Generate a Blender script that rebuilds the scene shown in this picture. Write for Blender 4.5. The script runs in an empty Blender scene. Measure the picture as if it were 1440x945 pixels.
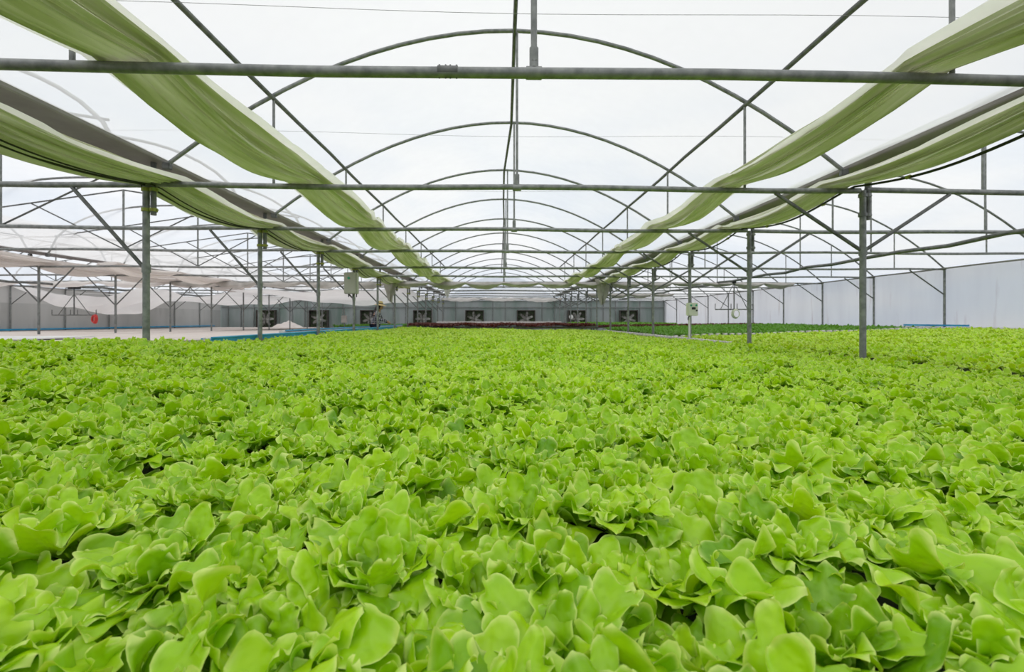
import bpy, bmesh, math, random
import numpy as np
from mathutils import Vector, Matrix

C = bpy.context.scene.collection
PI = math.pi
S = 2.5                      # bay length
CZ = 1.05                    # camera height
def dn(n): return (n + 0.15) * S
XL, XR = -4.17, 4.50         # post rows of the central bay
XL2, XLW, XRW = -12.94, -21.7, 13.27
CX = 0.165
FAR = dn(14)
def HB(n): return CZ + (1.60 if n <= 4 else 1.51)
HG = CZ + 1.86               # gutter bottom
HR = CZ + 3.50               # ridge

# ------------------------------------------------------------------ materials
def newmat(name):
    m = bpy.data.materials.new(name); m.use_nodes = True
    nt = m.node_tree; nt.nodes.clear()
    out = nt.nodes.new('ShaderNodeOutputMaterial')
    return m, nt, out
def N(nt, t, **kw):
    n = nt.nodes.new(t)
    for k, v in kw.items():
        if k in n.inputs: n.inputs[k].default_value = v
        else: setattr(n, k, v)
    return n
def L(nt, a, b): nt.links.new(a, b)
def rgb(r, g, b): return (r, g, b, 1)

def noisy(name, c1, c2, scale=8, rough=0.6, metal=0.0, trans=0.0, stretch=(1, 1, 1), bump=0.0, alpha=0.0, detail=4, spec=0.4):
    m, nt, out = newmat(name)
    tc = N(nt, 'ShaderNodeTexCoord'); mp = N(nt, 'ShaderNodeMapping'); mp.inputs['Scale'].default_value = stretch
    L(nt, tc.outputs['Object'], mp.inputs['Vector'])
    nz = N(nt, 'ShaderNodeTexNoise', Scale=scale, Detail=detail); L(nt, mp.outputs[0], nz.inputs['Vector'])
    rp = N(nt, 'ShaderNodeValToRGB'); rp.color_ramp.elements[0].position = 0.32; rp.color_ramp.elements[1].position = 0.68
    rp.color_ramp.elements[0].color = rgb(*c1); rp.color_ramp.elements[1].color = rgb(*c2)
    L(nt, nz.outputs['Fac'], rp.inputs[0])
    p = N(nt, 'ShaderNodeBsdfPrincipled', Roughness=rough, Metallic=metal)
    p.inputs['Specular IOR Level'].default_value = spec
    L(nt, rp.outputs[0], p.inputs['Base Color'])
    if bump:
        b = N(nt, 'ShaderNodeBump', Strength=bump, Distance=0.01); L(nt, nz.outputs['Fac'], b.inputs['Height']); L(nt, b.outputs[0], p.inputs['Normal'])
    sh = p.outputs[0]
    if trans:
        t = N(nt, 'ShaderNodeBsdfTranslucent'); L(nt, rp.outputs[0], t.inputs['Color'])
        mx = N(nt, 'ShaderNodeMixShader', Fac=trans); L(nt, sh, mx.inputs[1]); L(nt, t.outputs[0], mx.inputs[2]); sh = mx.outputs[0]
    if alpha:
        t = N(nt, 'ShaderNodeBsdfTransparent'); mx = N(nt, 'ShaderNodeMixShader', Fac=alpha)
        L(nt, sh, mx.inputs[1]); L(nt, t.outputs[0], mx.inputs[2]); sh = mx.outputs[0]
    L(nt, sh, out.inputs[0])
    return m

M = {}
M['steel'] = noisy('galvanised_steel', (.17, .18, .175), (.30, .31, .30), 14, .5, .35, stretch=(1, 1, 1))
M['steel_dark'] = noisy('weathered_steel', (.10, .105, .10), (.19, .195, .19), 14, .55, .3)
M['gutter'] = noisy('gutter_sheet', (.23, .21, .205), (.30, .28, .275), 3, .55, .1)
M['cable'] = noisy('black_cable', (.02, .02, .02), (.04, .04, .04), 5, .6)
M['brass'] = noisy('brass_clamp', (.35, .28, .06), (.25, .38, .08), 40, .5, .4)
M['white'] = noisy('white_plastic', (.72, .72, .70), (.82, .82, .80), 6, .4)
M['channel'] = noisy('channel_plastic', (.70, .66, .63), (.82, .78, .76), 3, .45)
M['beige'] = noisy('empty_bed_sheet', (.60, .52, .47), (.72, .65, .60), 2.5, .6)
M['blue'] = noisy('blue_liner', (.02, .28, .58), (.07, .48, .78), 3, .45)
M['curtain'] = noisy('green_lit_curtain', (.57, .62, .34), (.99, .96, .91), 3.2, .85, 0, trans=.42, stretch=(2.6, .10, 2.6), bump=.2, detail=2.5)  # white cloth; green bounce from the lettuce and light streaks put into the colour
M['hem'] = noisy('pale_cloth_edge', (.86, .86, .78), (.95, .94, .88), 4, .85, 0, trans=.62)
M['curtain_beige'] = noisy('old_shade_cloth', (.88, .84, .82), (.96, .93, .91), 1.6, .85, 0, trans=.5, stretch=(1, .3, 1))
M['curtain_grey'] = noisy('grey_shade_cloth', (.42, .40, .37), (.62, .59, .56), 2.5, .85, 0, trans=.35)
M['sheet_white'] = noisy('white_shade_sheet', (.82, .80, .80), (.90, .89, .89), 1.2, .85, 0, trans=.5)
M['floor'] = noisy('packed_floor', (.20, .18, .15), (.34, .31, .27), 1.3, .9)
M['tray'] = noisy('bed_base', (.05, .06, .03), (.12, .13, .08), 6, .8)
M['box'] = noisy('grey_enamel_box', (.40, .40, .33), (.46, .46, .38), 3, .4)
M['boxw'] = noisy('cream_enamel_box', (.68, .70, .58), (.76, .77, .66), 3, .4)
M['green'] = noisy('green_lamp_cap', (.02, .35, .18), (.03, .42, .22), 3, .4)
M['black'] = noisy('black_plastic', (.015, .015, .015), (.03, .03, .03), 5, .5)
M['fan'] = noisy('fan_housing', (.045, .04, .035), (.09, .08, .07), 6, .6)
M['blade'] = noisy('fan_blade', (.10, .10, .09), (.42, .42, .39), 5, .5, .2)
M['fanback'] = noisy('shutter_slats', (.01, .015, .008), (.09, .13, .06), 4.5, .7)
M['red'] = noisy('red_hose', (.55, .03, .03), (.65, .06, .05), 5, .4)
M['skin'] = noisy('skin', (.42, .24, .15), (.48, .28, .18), 5, .55)
M['hair'] = noisy('dark_scarf', (.015, .012, .012), (.03, .025, .025), 20, .8)
M['straw'] = noisy('straw', (.60, .45, .20), (.78, .62, .33), 30, .8)
M['trouser'] = noisy('dark_trousers', (.02, .025, .05), (.04, .045, .08), 10, .85)
M['tape'] = noisy('clear_clip', (.6, .62, .5), (.75, .78, .6), 12, .4)

def mat_check():
    m, nt, out = newmat('checked_shirt')
    tc = N(nt, 'ShaderNodeTexCoord')
    w1 = N(nt, 'ShaderNodeTexWave', Scale=4.6); w1.bands_direction = 'X'
    w2 = N(nt, 'ShaderNodeTexWave', Scale=4.2); w2.bands_direction = 'Z'
    for w in (w1, w2): L(nt, tc.outputs['Object'], w.inputs[0])
    mx = N(nt, 'ShaderNodeMath', operation='MAXIMUM'); L(nt, w1.outputs['Fac'], mx.inputs[0]); L(nt, w2.outputs['Fac'], mx.inputs[1])
    rp = N(nt, 'ShaderNodeValToRGB'); rp.color_ramp.elements[0].position = .94; rp.color_ramp.elements[1].position = .985
    rp.color_ramp.elements[0].color = rgb(.018, .018, .04); rp.color_ramp.elements[1].color = rgb(.75, .75, .78)
    L(nt, mx.outputs[0], rp.inputs[0])
    p = N(nt, 'ShaderNodeBsdfPrincipled', Roughness=.85); L(nt, rp.outputs[0], p.inputs[0]); L(nt, p.outputs[0], out.inputs[0])
    return m
M['check'] = mat_check()

def mat_film():
    m, nt, out = newmat('roof_film')
    tc = N(nt, 'ShaderNodeTexCoord')
    nz = N(nt, 'ShaderNodeTexNoise', Scale=.9, Detail=3); L(nt, tc.outputs['Object'], nz.inputs[0])
    t = N(nt, 'ShaderNodeBsdfTransparent'); t.inputs[0].default_value = rgb(.985, .985, .985)
    a = N(nt, 'ShaderNodeBsdfTranslucent'); a.inputs[0].default_value = rgb(.96, .96, .965)
    d = N(nt, 'ShaderNodeBsdfDiffuse'); d.inputs[0].default_value = rgb(.9, .9, .9)
    m1 = N(nt, 'ShaderNodeMixShader', Fac=.18); L(nt, a.outputs[0], m1.inputs[1]); L(nt, d.outputs[0], m1.inputs[2])
    mr = N(nt, 'ShaderNodeMapRange'); mr.inputs['From Min'].default_value = .3; mr.inputs['From Max'].default_value = .7
    mr.inputs['To Min'].default_value = .46; mr.inputs['To Max'].default_value = .58
    L(nt, nz.outputs[0], mr.inputs[0])
    m2 = N(nt, 'ShaderNodeMixShader'); L(nt, mr.outputs[0], m2.inputs[0]); L(nt, t.outputs[0], m2.inputs[1]); L(nt, m1.outputs[0], m2.inputs[2])
    L(nt, m2.outputs[0], out.inputs[0]); return m
M['film'] = mat_film()

def mat_wall(name, ca, cb, stain, trans, stretch, scale=1.0, clear=0, fade=None):
    m, nt, out = newmat(name)
    tc = N(nt, 'ShaderNodeTexCoord'); mp = N(nt, 'ShaderNodeMapping'); mp.inputs['Scale'].default_value = stretch
    L(nt, tc.outputs['Object'], mp.inputs[0])
    nz = N(nt, 'ShaderNodeTexNoise', Scale=scale, Detail=5); L(nt, mp.outputs[0], nz.inputs[0])
    rp = N(nt, 'ShaderNodeValToRGB'); e = rp.color_ramp.elements
    e[0].position = .3; e[0].color = rgb(*ca); e[1].position = .6; e[1].color = rgb(*cb)
    L(nt, nz.outputs[0], rp.inputs[0])
    n2 = N(nt, 'ShaderNodeTexNoise', Scale=scale * 2.3, Detail=6); L(nt, mp.outputs[0], n2.inputs[0])
    r2 = N(nt, 'ShaderNodeValToRGB'); r2.color_ramp.elements[0].position = .60; r2.color_ramp.elements[1].position = .74
    r2.color_ramp.elements[1].color = rgb(.7, .7, .7)
    L(nt, n2.outputs[0], r2.inputs[0])
    mx = N(nt, 'ShaderNodeMix', data_type='RGBA'); L(nt, r2.outputs[0], mx.inputs[0]); L(nt, rp.outputs[0], mx.inputs[6]); mx.inputs[7].default_value = rgb(*stain)
    col = mx.outputs[2]
    if fade:   # lighter cloth above a height
        sp = N(nt, 'ShaderNodeSeparateXYZ'); L(nt, tc.outputs['Object'], sp.inputs[0])
        gt = N(nt, 'ShaderNodeMapRange'); gt.inputs['From Min'].default_value = fade[0]; gt.inputs['From Max'].default_value = fade[0] + .03
        L(nt, sp.outputs[2], gt.inputs[0])
        m3 = N(nt, 'ShaderNodeMix', data_type='RGBA'); L(nt, gt.outputs[0], m3.inputs[0]); L(nt, col, m3.inputs[6]); m3.inputs[7].default_value = rgb(*fade[1]); col = m3.outputs[2]
    d = N(nt, 'ShaderNodeBsdfPrincipled', Roughness=.45); d.inputs['Specular IOR Level'].default_value = .3
    t = N(nt, 'ShaderNodeBsdfTranslucent'); L(nt, col, d.inputs[0]); L(nt, col, t.inputs[0])
    ms = N(nt, 'ShaderNodeMixShader', Fac=trans); L(nt, d.outputs[0], ms.inputs[1]); L(nt, t.outputs[0], ms.inputs[2])
    sh = ms.outputs[0]
    if clear:
        tp = N(nt, 'ShaderNodeBsdfTransparent'); mc = N(nt, 'ShaderNodeMixShader', Fac=clear); L(nt, sh, mc.inputs[1]); L(nt, tp.outputs[0], mc.inputs[2]); sh = mc.outputs[0]
    L(nt, sh, out.inputs[0]); return m
M['wall_right'] = mat_wall('milky_film_wall', (.70, .70, .74), (.80, .80, .84), (.42, .33, .30), .6, (1, 1.6, .22), 1.0, clear=.55)
M['wall_far'] = mat_wall('grey_green_panel', (.24, .33, .29), (.44, .48, .48), (.54, .56, .60), .3, (.9, 1, .18), 1.1)
M['wall_left'] = mat_wall('grey_film_wall', (.50, .51, .50), (.60, .605, .595), (.44, .44, .43), .2, (1, 1.2, .3), .7, fade=(CZ + .75, (.66, .66, .65)))

def mat_leaf(name, cols, tr, hueamp=.05):
    """cols: dark, mid, light pigment of the leaf; the margin is a little paler"""
    m, nt, out = newmat(name)
    oi = N(nt, 'ShaderNodeObjectInfo'); tc = N(nt, 'ShaderNodeTexCoord')
    at = N(nt, 'ShaderNodeAttribute', attribute_name='leafcol')   # x: per leaf random, y: margin, z: midrib
    sp = N(nt, 'ShaderNodeSeparateXYZ'); L(nt, at.outputs['Vector'], sp.inputs[0])
    nz = N(nt, 'ShaderNodeTexNoise', Scale=28, Detail=3); L(nt, tc.outputs['Object'], nz.inputs[0])
    a1 = N(nt, 'ShaderNodeMath', operation='MULTIPLY_ADD'); L(nt, oi.outputs['Random'], a1.inputs[0]); a1.inputs[1].default_value = .28
    a2 = N(nt, 'ShaderNodeMath', operation='MULTIPLY'); L(nt, sp.outputs[0], a2.inputs[0]); a2.inputs[1].default_value = .5
    L(nt, a2.outputs[0], a1.inputs[2])
    a3 = N(nt, 'ShaderNodeMath', operation='MULTIPLY_ADD'); L(nt, nz.outputs[0], a3.inputs[0]); a3.inputs[1].default_value = .3; L(nt, a1.outputs[0], a3.inputs[2])
    rp = N(nt, 'ShaderNodeValToRGB'); e = rp.color_ramp.elements
    e[0].position = .15; e[0].color = rgb(*cols[0]); e[1].position = .95; e[1].color = rgb(*cols[2])
    k = e.new(.5); k.color = rgb(*cols[1])
    L(nt, a3.outputs[0], rp.inputs[0])
    mg = N(nt, 'ShaderNodeMix', data_type='RGBA'); L(nt, sp.outputs[1], mg.inputs[0]); L(nt, rp.outputs[0], mg.inputs[6]); mg.inputs[7].default_value = rgb(*cols[3])
    mr = N(nt, 'ShaderNodeMix', data_type='RGBA'); L(nt, sp.outputs[2], mr.inputs[0]); L(nt, mg.outputs[2], mr.inputs[6]); mr.inputs[7].default_value = rgb(*cols[4])
    p = N(nt, 'ShaderNodeBsdfPrincipled', Roughness=.36); p.inputs['Specular IOR Level'].default_value = .5
    L(nt, mr.outputs[2], p.inputs[0])
    vz = N(nt, 'ShaderNodeTexVoronoi', Scale=85); vz.feature = 'SMOOTH_F1'; L(nt, tc.outputs['Object'], vz.inputs[0])
    b = N(nt, 'ShaderNodeBump', Strength=.7, Distance=.004); L(nt, vz.outputs[0], b.inputs['Height']); L(nt, b.outputs[0], p.inputs['Normal'])
    t = N(nt, 'ShaderNodeBsdfTranslucent')
    hs = N(nt, 'ShaderNodeMix', data_type='RGBA', blend_type='MULTIPLY'); hs.inputs[0].default_value = 1
    L(nt, mr.outputs[2], hs.inputs[6]); hs.inputs[7].default_value = rgb(*tr[1]); L(nt, hs.outputs[2], t.inputs[0])
    ms = N(nt, 'ShaderNodeMixShader', Fac=tr[0]); L(nt, p.outputs[0], ms.inputs[1]); L(nt, t.outputs[0], ms.inputs[2])
    L(nt, ms.outputs[0], out.inputs[0]); return m
M['leaf'] = mat_leaf('oak_leaf_lettuce', ((.16, .39, .002), (.38, .68, .004), (.56, .84, .012), (.84, .95, .32), (.52, .76, .12)), (.27, (1.25, 1.1, .3)))
M['leaf_dark'] = mat_leaf('dark_green_lettuce', ((.09, .27, .02), (.13, .36, .03), (.2, .45, .05), (.27, .5, .1), (.3, .5, .12)), (.35, (1.05, 1.05, .6)))
M['leaf_red'] = mat_leaf('red_lettuce', ((.07, .012, .012), (.12, .025, .02), (.17, .05, .03), (.16, .04, .03), (.2, .12, .06)), (.25, (1.3, .8, .6)))

# ------------------------------------------------------------------ mesh helpers
def mesh_obj(name, verts, faces, mat, parent=None, smooth=True):
    me = bpy.data.meshes.new(name); me.from_pydata([tuple(v) for v in verts], [], faces); me.update()
    if smooth:
        me.polygons.foreach_set('use_smooth', [True] * len(me.polygons))
    me.materials.append(mat)
    o = bpy.data.objects.new(name, me); C.objects.link(o)
    if parent: o.parent = parent
    return o

class MB:
    def __init__(s): s.v = []; s.f = []
    def add(s, vs, fs):
        b = len(s.v); s.v += [tuple(v) for v in vs]; s.f += [tuple(b + i for i in f) for f in fs]; return s
    def tube(s, pts, r, seg=10, cap=True):
        pts = [Vector(p) for p in pts]; n = len(pts)
        rr = r if isinstance(r, (list, tuple)) else [r] * n
        vs = []; prev = None
        for i, p in enumerate(pts):
            t = (pts[min(i + 1, n - 1)] - pts[max(i - 1, 0)]).normalized()
            if prev is None:
                a = Vector((0, 0, 1)) if abs(t.z) < .9 else Vector((1, 0, 0))
                u = t.cross(a).normalized()
            else:
                u = (prev - t * prev.dot(t)).normalized()
            prev = u; w = t.cross(u)
            for k in range(seg):
                a = 2 * PI * k / seg
                vs.append(p + (u * math.cos(a) + w * math.sin(a)) * rr[i])
        fs = []
        for i in range(n - 1):
            for k in range(seg):
                k2 = (k + 1) % seg
                fs.append((i * seg + k, i * seg + k2, (i + 1) * seg + k2, (i + 1) * seg + k))
        if cap:
            fs.append(tuple(range(seg))[::-1]); fs.append(tuple((n - 1) * seg + k for k in range(seg)))
        return s.add(vs, fs)
    def box(s, c, d, bev=0):
        bm = bmesh.new(); bmesh.ops.create_cube(bm, size=1)
        for v in bm.verts: v.co = Vector((v.co.x * d[0], v.co.y * d[1], v.co.z * d[2]))
        if bev: bmesh.ops.bevel(bm, geom=list(bm.edges), offset=bev, segments=2, affect='EDGES')
        bm.verts.index_update()
        s.add([v.co + Vector(c) for v in bm.verts], [tuple(v.index for v in f.verts) for f in bm.faces]); bm.free(); return s
    def build(s, name, mat, parent=None, smooth=True, origin=None):
        if origin is not None:
            o = mesh_obj(name, [tuple(Vector(v) - Vector(origin)) for v in s.v], s.f, mat, parent, smooth); o.location = origin
        else: o = mesh_obj(name, s.v, s.f, mat, parent, smooth)
        if smooth:
            for e in o.data.edges: pass
            try: o.data.set_sharp_from_angle(angle=math.radians(40))
            except Exception: pass
        return o

def tag(o, label=None, cat=None, group=None, kind=None):
    if label: o['label'] = label
    if cat: o['category'] = cat
    if group: o['group'] = group
    if kind: o['kind'] = kind
    return o
def empty(name, loc):
    o = bpy.data.objects.new(name, None); C.objects.link(o); o.location = loc; o.empty_display_size = .1; return o
ORD = ['', 'first', 'second', 'third', 'fourth', 'fifth', 'sixth', 'seventh', 'eighth', 'ninth', 'tenth', 'eleventh', 'twelfth', 'thirteenth', 'fourteenth', 'fifteenth']

# ------------------------------------------------------------------ setting
W0, W1 = -3.0, FAR
tag(MB().add([(-70, -30, 0), (70, -30, 0), (70, 110, 0), (-70, 110, 0)], [(0, 1, 2, 3)]).build('floor', M['floor']), kind='structure')
def quadwall(name, x0, y0, x1, y1, z0, z1, mat, n=1, thick=.02):
    mb = MB(); dx, dy = x1 - x0, y1 - y0; l = math.hypot(dx, dy); nx, ny = -dy / l * thick, dx / l * thick
    for i in range(n):
        a, b = i / n, (i + 1) / n
        p = (x0 + dx * a, y0 + dy * a); q = (x0 + dx * b, y0 + dy * b)
        vs = [(p[0], p[1], z0), (q[0], q[1], z0), (q[0], q[1], z1), (p[0], p[1], z1)]
        vs += [(v[0] + nx, v[1] + ny, v[2]) for v in vs]
        mb.add(vs, [(0, 1, 2, 3), (7, 6, 5, 4), (0, 4, 5, 1), (3, 2, 6, 7), (0, 3, 7, 4), (1, 5, 6, 2)])
    return tag(mb.build(name, mat, smooth=False), kind='structure')
quadwall('wall_right', XRW + .06, W0, XRW + .06, FAR, 0, HB(5) + .06, M['wall_right'])
quadwall('wall_left', XLW - .06, W0, XLW - .06, FAR, 0, HB(5) + .06, M['wall_left'])
quadwall('wall_back', XLW - .2, FAR + .1, XRW + .2, FAR + .1, 0, HB(5) + .06, M['wall_far'])

# roof film, one vault per bay, a little above the hoops
def arch_z(u, half, k=None):           # u from centre, returns height
    a = abs(u)
    return HR - .1 * a * a - .0 * a
bays = [('left outer', XLW, XL2), ('left inner', XL2, XL), ('central', XL, XR), ('right', XR, XRW)]
def half_end(nm, sd, h):
    """half width and springing height of a hoop on one side"""
    if nm == 'right' and sd > 0 or nm == 'left outer' and sd < 0: return h - .01, HB(5) + .03
    return h - .24, HG - .02
def bay_arch(bay, n=None):
    nm, x0, x1 = bay; c = (x0 + x1) / 2; h = (x1 - x0) / 2
    pts = []
    for i in range(25):
        u = -1 + 2 * i / 24; hw, ze = half_end(nm, u, h)
        pts.append((c + u * hw, HR - (HR - ze) * (abs(u) ** 1.95)))
    return pts
for bi, bay in enumerate(bays):
    pts = bay_arch(bay); mb = MB(); ys = [W0 + (FAR - W0) * i / 30 for i in range(31)]
    vs = [(x, y, z + .05) for y in ys for x, z in pts]; n = len(pts)
    fs = [(j * n + i, j * n + i + 1, (j + 1) * n + i + 1, (j + 1) * n + i) for j in range(30) for i in range(n - 1)]
    o = mb.add(vs, fs).build('ceiling', M['film']); tag(o, kind='structure')
    # gable film over the far wall
    vs = [(x, FAR + .05, z + .05) for x, z in pts] + [(x, FAR + .05, HB(5) + .05) for x, z in pts]
    tag(MB().add(vs, [(i, i + 1, n + i + 1, n + i) for i in range(n - 1)]).build('wall_gable', M['film']), kind='structure')

# ------------------------------------------------------------------ posts
rows = [
    ('left row', XL, range(2, 14), 'left', .63, .85),
    ('right row', XR, range(2, 14), 'both', .87, 1.1),
    ('far left row', XL2, range(5, 14), 'both', .52, .95),
    ('left wall', XLW, range(8, 14), 'right', .7, 1.0),
    ('right wall', XRW, range(5, 14), 'left', .77, 1.05),
]
lab = {'left row': ('slim grey steel post, %s from the front, between the lettuce and the empty beds', 'posts beside the empty beds'),
       'right row': ('slim grey steel post, %s from the front, in the row with the cream switch box', 'posts between the two lettuce bays'),
       'far left row': ('thin grey steel post, %s from the front, standing between the two empty beds', 'posts between the empty beds'),
       'left wall': ('thin steel post against the grey wall, %s from the front of those in view', 'posts along the grey wall'),
       'right wall': ('thin steel post against the pale stained wall, %s from the front', 'posts along the pale wall')}
for rname, x, ns, side, hb, off in rows:
    for q, n in enumerate(ns):
        y = dn(n); o = empty('support_post', (x, y, 0))
        l, g = lab[rname]; tag(o, l % ORD[q + 1], 'post', g)
        inner = rname in ('left row', 'right row')
        r = .036 if inner else .031
        top = HB(n) + (.0 if inner else 0)
        MB().tube([(0, 0, 0), (0, 0, top)], r, 12).build('shaft', M['steel'], o)
        if inner:   # short bracket pipe carrying the gutter, tied beside the shaft
            sx = .085 if x < 0 else .06
            MB().tube([(sx, .0, HB(n) - .36), (sx, 0, HG)], r * .85, 10).build('gutter_bracket', M['steel_dark'], o)
            for z in (HB(n) - .06, HB(n) - .30):
                cl = MB(); cl.tube([(0, 0, z - .02), (0, 0, z + .02)], r * 1.35, 12); cl.tube([(sx, 0, z - .02), (sx, 0, z + .02)], r * 1.15, 12)
                cl.tube([(0, 0, z), (sx + .05, 0, z)], .012, 8)
                cl.build('clamp', M['brass'] if x < 0 else M['steel'], o)
            MB().tube([(0, 0, CZ + hb - .07), (0, 0, CZ + hb + .03)], r * 1.25, 12).build('collar', M['steel'], o)
        for sd in (-1, 1):
            if side == 'left' and sd > 0 or side == 'right' and sd < 0: continue
            MB().tube([(sd * r, 0, CZ + hb), (sd * off, 0, HB(n) - .04), (sd * off, 0, HB(n))], r * .62, 8).build('brace', M['steel_dark'], o)

# ------------------------------------------------------------------ cross pipes with their king posts, and arches
rnd = random.Random(4)
blab = {'central': 'over the big lettuce bed', 'left inner': 'over the beige empty bed', 'left outer': 'over the bed along the grey wall', 'right': 'over the lettuce by the pale wall'}
ridge_dx = {1: .0, 2: .02, 3: .05, 4: -.05, 5: -.04, 6: 0.0}
purl = 2.85
def z_on(bay, x):
    pts = bay_arch(bay)
    for (xa, za), (xb, zb) in zip(pts, pts[1:]):
        if xa <= x <= xb: return za + (zb - za) * (x - xa) / (xb - xa)
    return pts[0][1]
for bay in bays:
    nm, x0, x1 = bay; c = (x0 + x1) / 2
    n0 = {'central': 1, 'left inner': 2, 'left outer': 5, 'right': 2}[nm]
    for n in range(n0, 14):
        y = dn(n); zb = HB(n); thick = .034
        o = empty('cross_pipe', (c, y, zb))
        tag(o, 'steel cross pipe, %s from the front, %s' % (ORD[n - n0 + 1], blab[nm]), 'pipe', 'cross pipes ' + blab[nm])
        a, b = x0 - c + .04, x1 - c - .04
        if n == 1: a, b = -5.2, 5.2
        npt = 9
        MB().tube([(a + (b - a) * i / (npt - 1), 0, .012 * math.sin(i * 1.3 + n)) for i in range(npt)], thick if nm == 'central' or n < 4 else .03, 12).build('pipe', M['steel'], o)
        if nm == 'central' and n <= 8:
            kx = 750 if n == 1 else None
            dx = {1: .06, 2: .05, 3: .1, 4: .03}.get(n, 0.03)
            kz = HR - zb
            mb = MB().tube([(dx, 0, .05), (dx, 0, kz)], .021 if n == 1 else .016, 10)
            mb.build('king_post', M['steel'], o)
            MB().tube([(dx, -.0, .03), (dx, 0, .16)], .03, 10).tube([(dx, -.03, .085), (dx, .03, .085)], .02, 8).tube([(dx - .05, 0, 0), (dx + .05, 0, 0)], thick * 1.18, 12).build('clamp', M['steel'], o)
            if n == 1:
                mb = MB()
                for k, bx in enumerate((-.55, -.51, -.48, -.44)):
                    mb.tube([(bx, 0, -.043), (bx, 0, .045)], .006, 6)
                mb.tube([(-.56, 0, 0), (-.43, 0, 0)], thick * 1.06, 12).build('splice', M['steel_dark'], o)
            for s in (-1, 1):
                px = s * purl; MB().tube([(px, 0, .02), (px, 0, z_on(bay, c + px) - zb)], .016, 8).build('hanger', M['steel'], o)
        elif nm == 'right' and n <= 9:
            MB().tube([(0, 0, .02), (0, 0, HR - zb)], .017, 8).build('king_post', M['steel'], o)
            for s in (-1, 1):
                px = s * purl; MB().tube([(px, 0, .02), (px, 0, z_on(bay, c + px) - zb)], .016, 8).build('hanger', M['steel'], o)
        elif nm in ('left inner', 'left outer') and n <= 11:
            kz = CZ + 2.96 - zb
            MB().tube([(0, 0, 0), (0, 0, kz)], .021, 8).build('king_post', M['steel'], o)
            for s in (-1, 1):
                MB().tube([(0, 0, kz), (s * 3.95, 0, CZ + 2.36 - zb)], .017, 8).build('top_chord', M['steel_dark'], o)
                MB().tube([(0, 0, .02), (s * 2.05, 0, CZ + 2.645 - zb)], .015, 8).build('diagonal', M['steel_dark'], o)
    for n in range(max(2, n0), 14):
        y = dn(n); pts = bay_arch(bay); 
        if nm.startswith('left'):   # steeper shoulders
            h = (x1 - x0) / 2
            pts = [(c + math.copysign(1, u) * half_end(nm, u, h)[0] * abs(u), half_end(nm, u, h)[1] + (HR - .25 - half_end(nm, u, h)[1]) * (1 - abs(u) ** 3.2) ** .62) for u in [-1 + 2 * i / 32 for i in range(33)]]
        jx = ridge_dx.get(n, 0) if nm == 'central' else 0
        o = empty('roof_arch', (c, y, HG))
        tag(o, 'curved steel roof hoop, %s from the front, %s' % (ORD[n - max(2, n0) + 1], blab[nm]), 'roof hoop', 'roof hoops ' + blab[nm])
        pp = [(x - c + jx * (1 - abs(x - c) / 4.4), 0, z - HG) for x, z in pts]
        MB().tube(pp, .024, 10).build('hoop', M['steel'], o)
        for e in (pp[0], pp[-1]): MB().box((e[0], 0, e[2] - .02), (.09, .06, .08), .008).build('foot_plate', M['steel_dark'], o)

# purlins
bay = bays[2]
for s, w in ((-1, 'grey wall'), (1, 'pale wall')):
    x = CX + s * purl; z = z_on(bay, x) - .04
    o = MB().tube([(x, y, z + .01 * math.sin(y * 2)) for y in np.linspace(W0, dn(9) if True else FAR, 24)], .026, 10).build('purlin', M['steel_dark'], origin=(x, W0, z))
    tag(o, 'dark straight lengthwise roof purlin on the %s side of the ridge' % w, 'purlin', 'lengthwise roof purlins')
rp = [(CX + ridge_dx.get(n, 0), dn(n), HR - .035) for n in range(1, 14)]
tag(MB().tube([(CX, W0, HR - .035)] + rp, .024, 10).build('ridge_purlin', M['steel_dark'], origin=(CX, W0, HR)), 'slightly bent ridge purlin along the top of the central vault', 'purlin')
for k, yy in enumerate((3.35, 5.6, 8.0)):
    o = MB().tube([(x, yy, CZ + 2.33 - .02 * math.cos(x)) for x in np.linspace(-6, 6, 20)], .0016, 6).build('roof_wire', M['steel'], origin=(CX, yy, CZ + 2.33))
    tag(o, 'thin taut wire across the big vault, %s from the front' % ORD[k + 1], 'wire', 'roof wires')

# gutters
for x, w, n0 in ((XL, 'dark grey trough gutter between the lettuce vault and the empty beds', 0), (XR, 'dark grey trough gutter between the two vaults over lettuce', 0), (XL2, 'grey trough gutter above the posts between the empty beds', 0), (XLW, 'grey eaves gutter on top of the grey wall', 0), (XRW, 'grey eaves gutter on top of the pale stained wall', 0)):
    prof = [(-.215, .045), (-.21, .012), (-.20, 0), (.20, 0), (.21, .012), (.215, .045), (.209, .046), (.2, .02), (.19, .01), (-.19, .01), (-.2, .02), (-.209, .046)]
    if x in (XLW, XRW): prof = [(px * .35 + (.1 if x < 0 else -.1), pz * .6) for px, pz in prof]; zz = HB(5) + .0
    else: zz = HG
    ys = np.linspace(W0, FAR, 40); n = len(prof)
    vs = [(px, y - W0, pz + .006 * math.sin(y * 1.7)) for y in ys for px, pz in prof]
    fs = [(j * n + i, j * n + (i + 1) % n, (j + 1) * n + (i + 1) % n, (j + 1) * n + i) for j in range(39) for i in range(n)]
    fs += [tuple(range(n)), tuple(39 * n + i for i in range(n))[::-1]]
    o = MB().add(vs, fs).build('gutter', M['gutter'], smooth=False); o.location = (x, W0, zz)
    tag(o, w, 'gutter')

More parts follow.
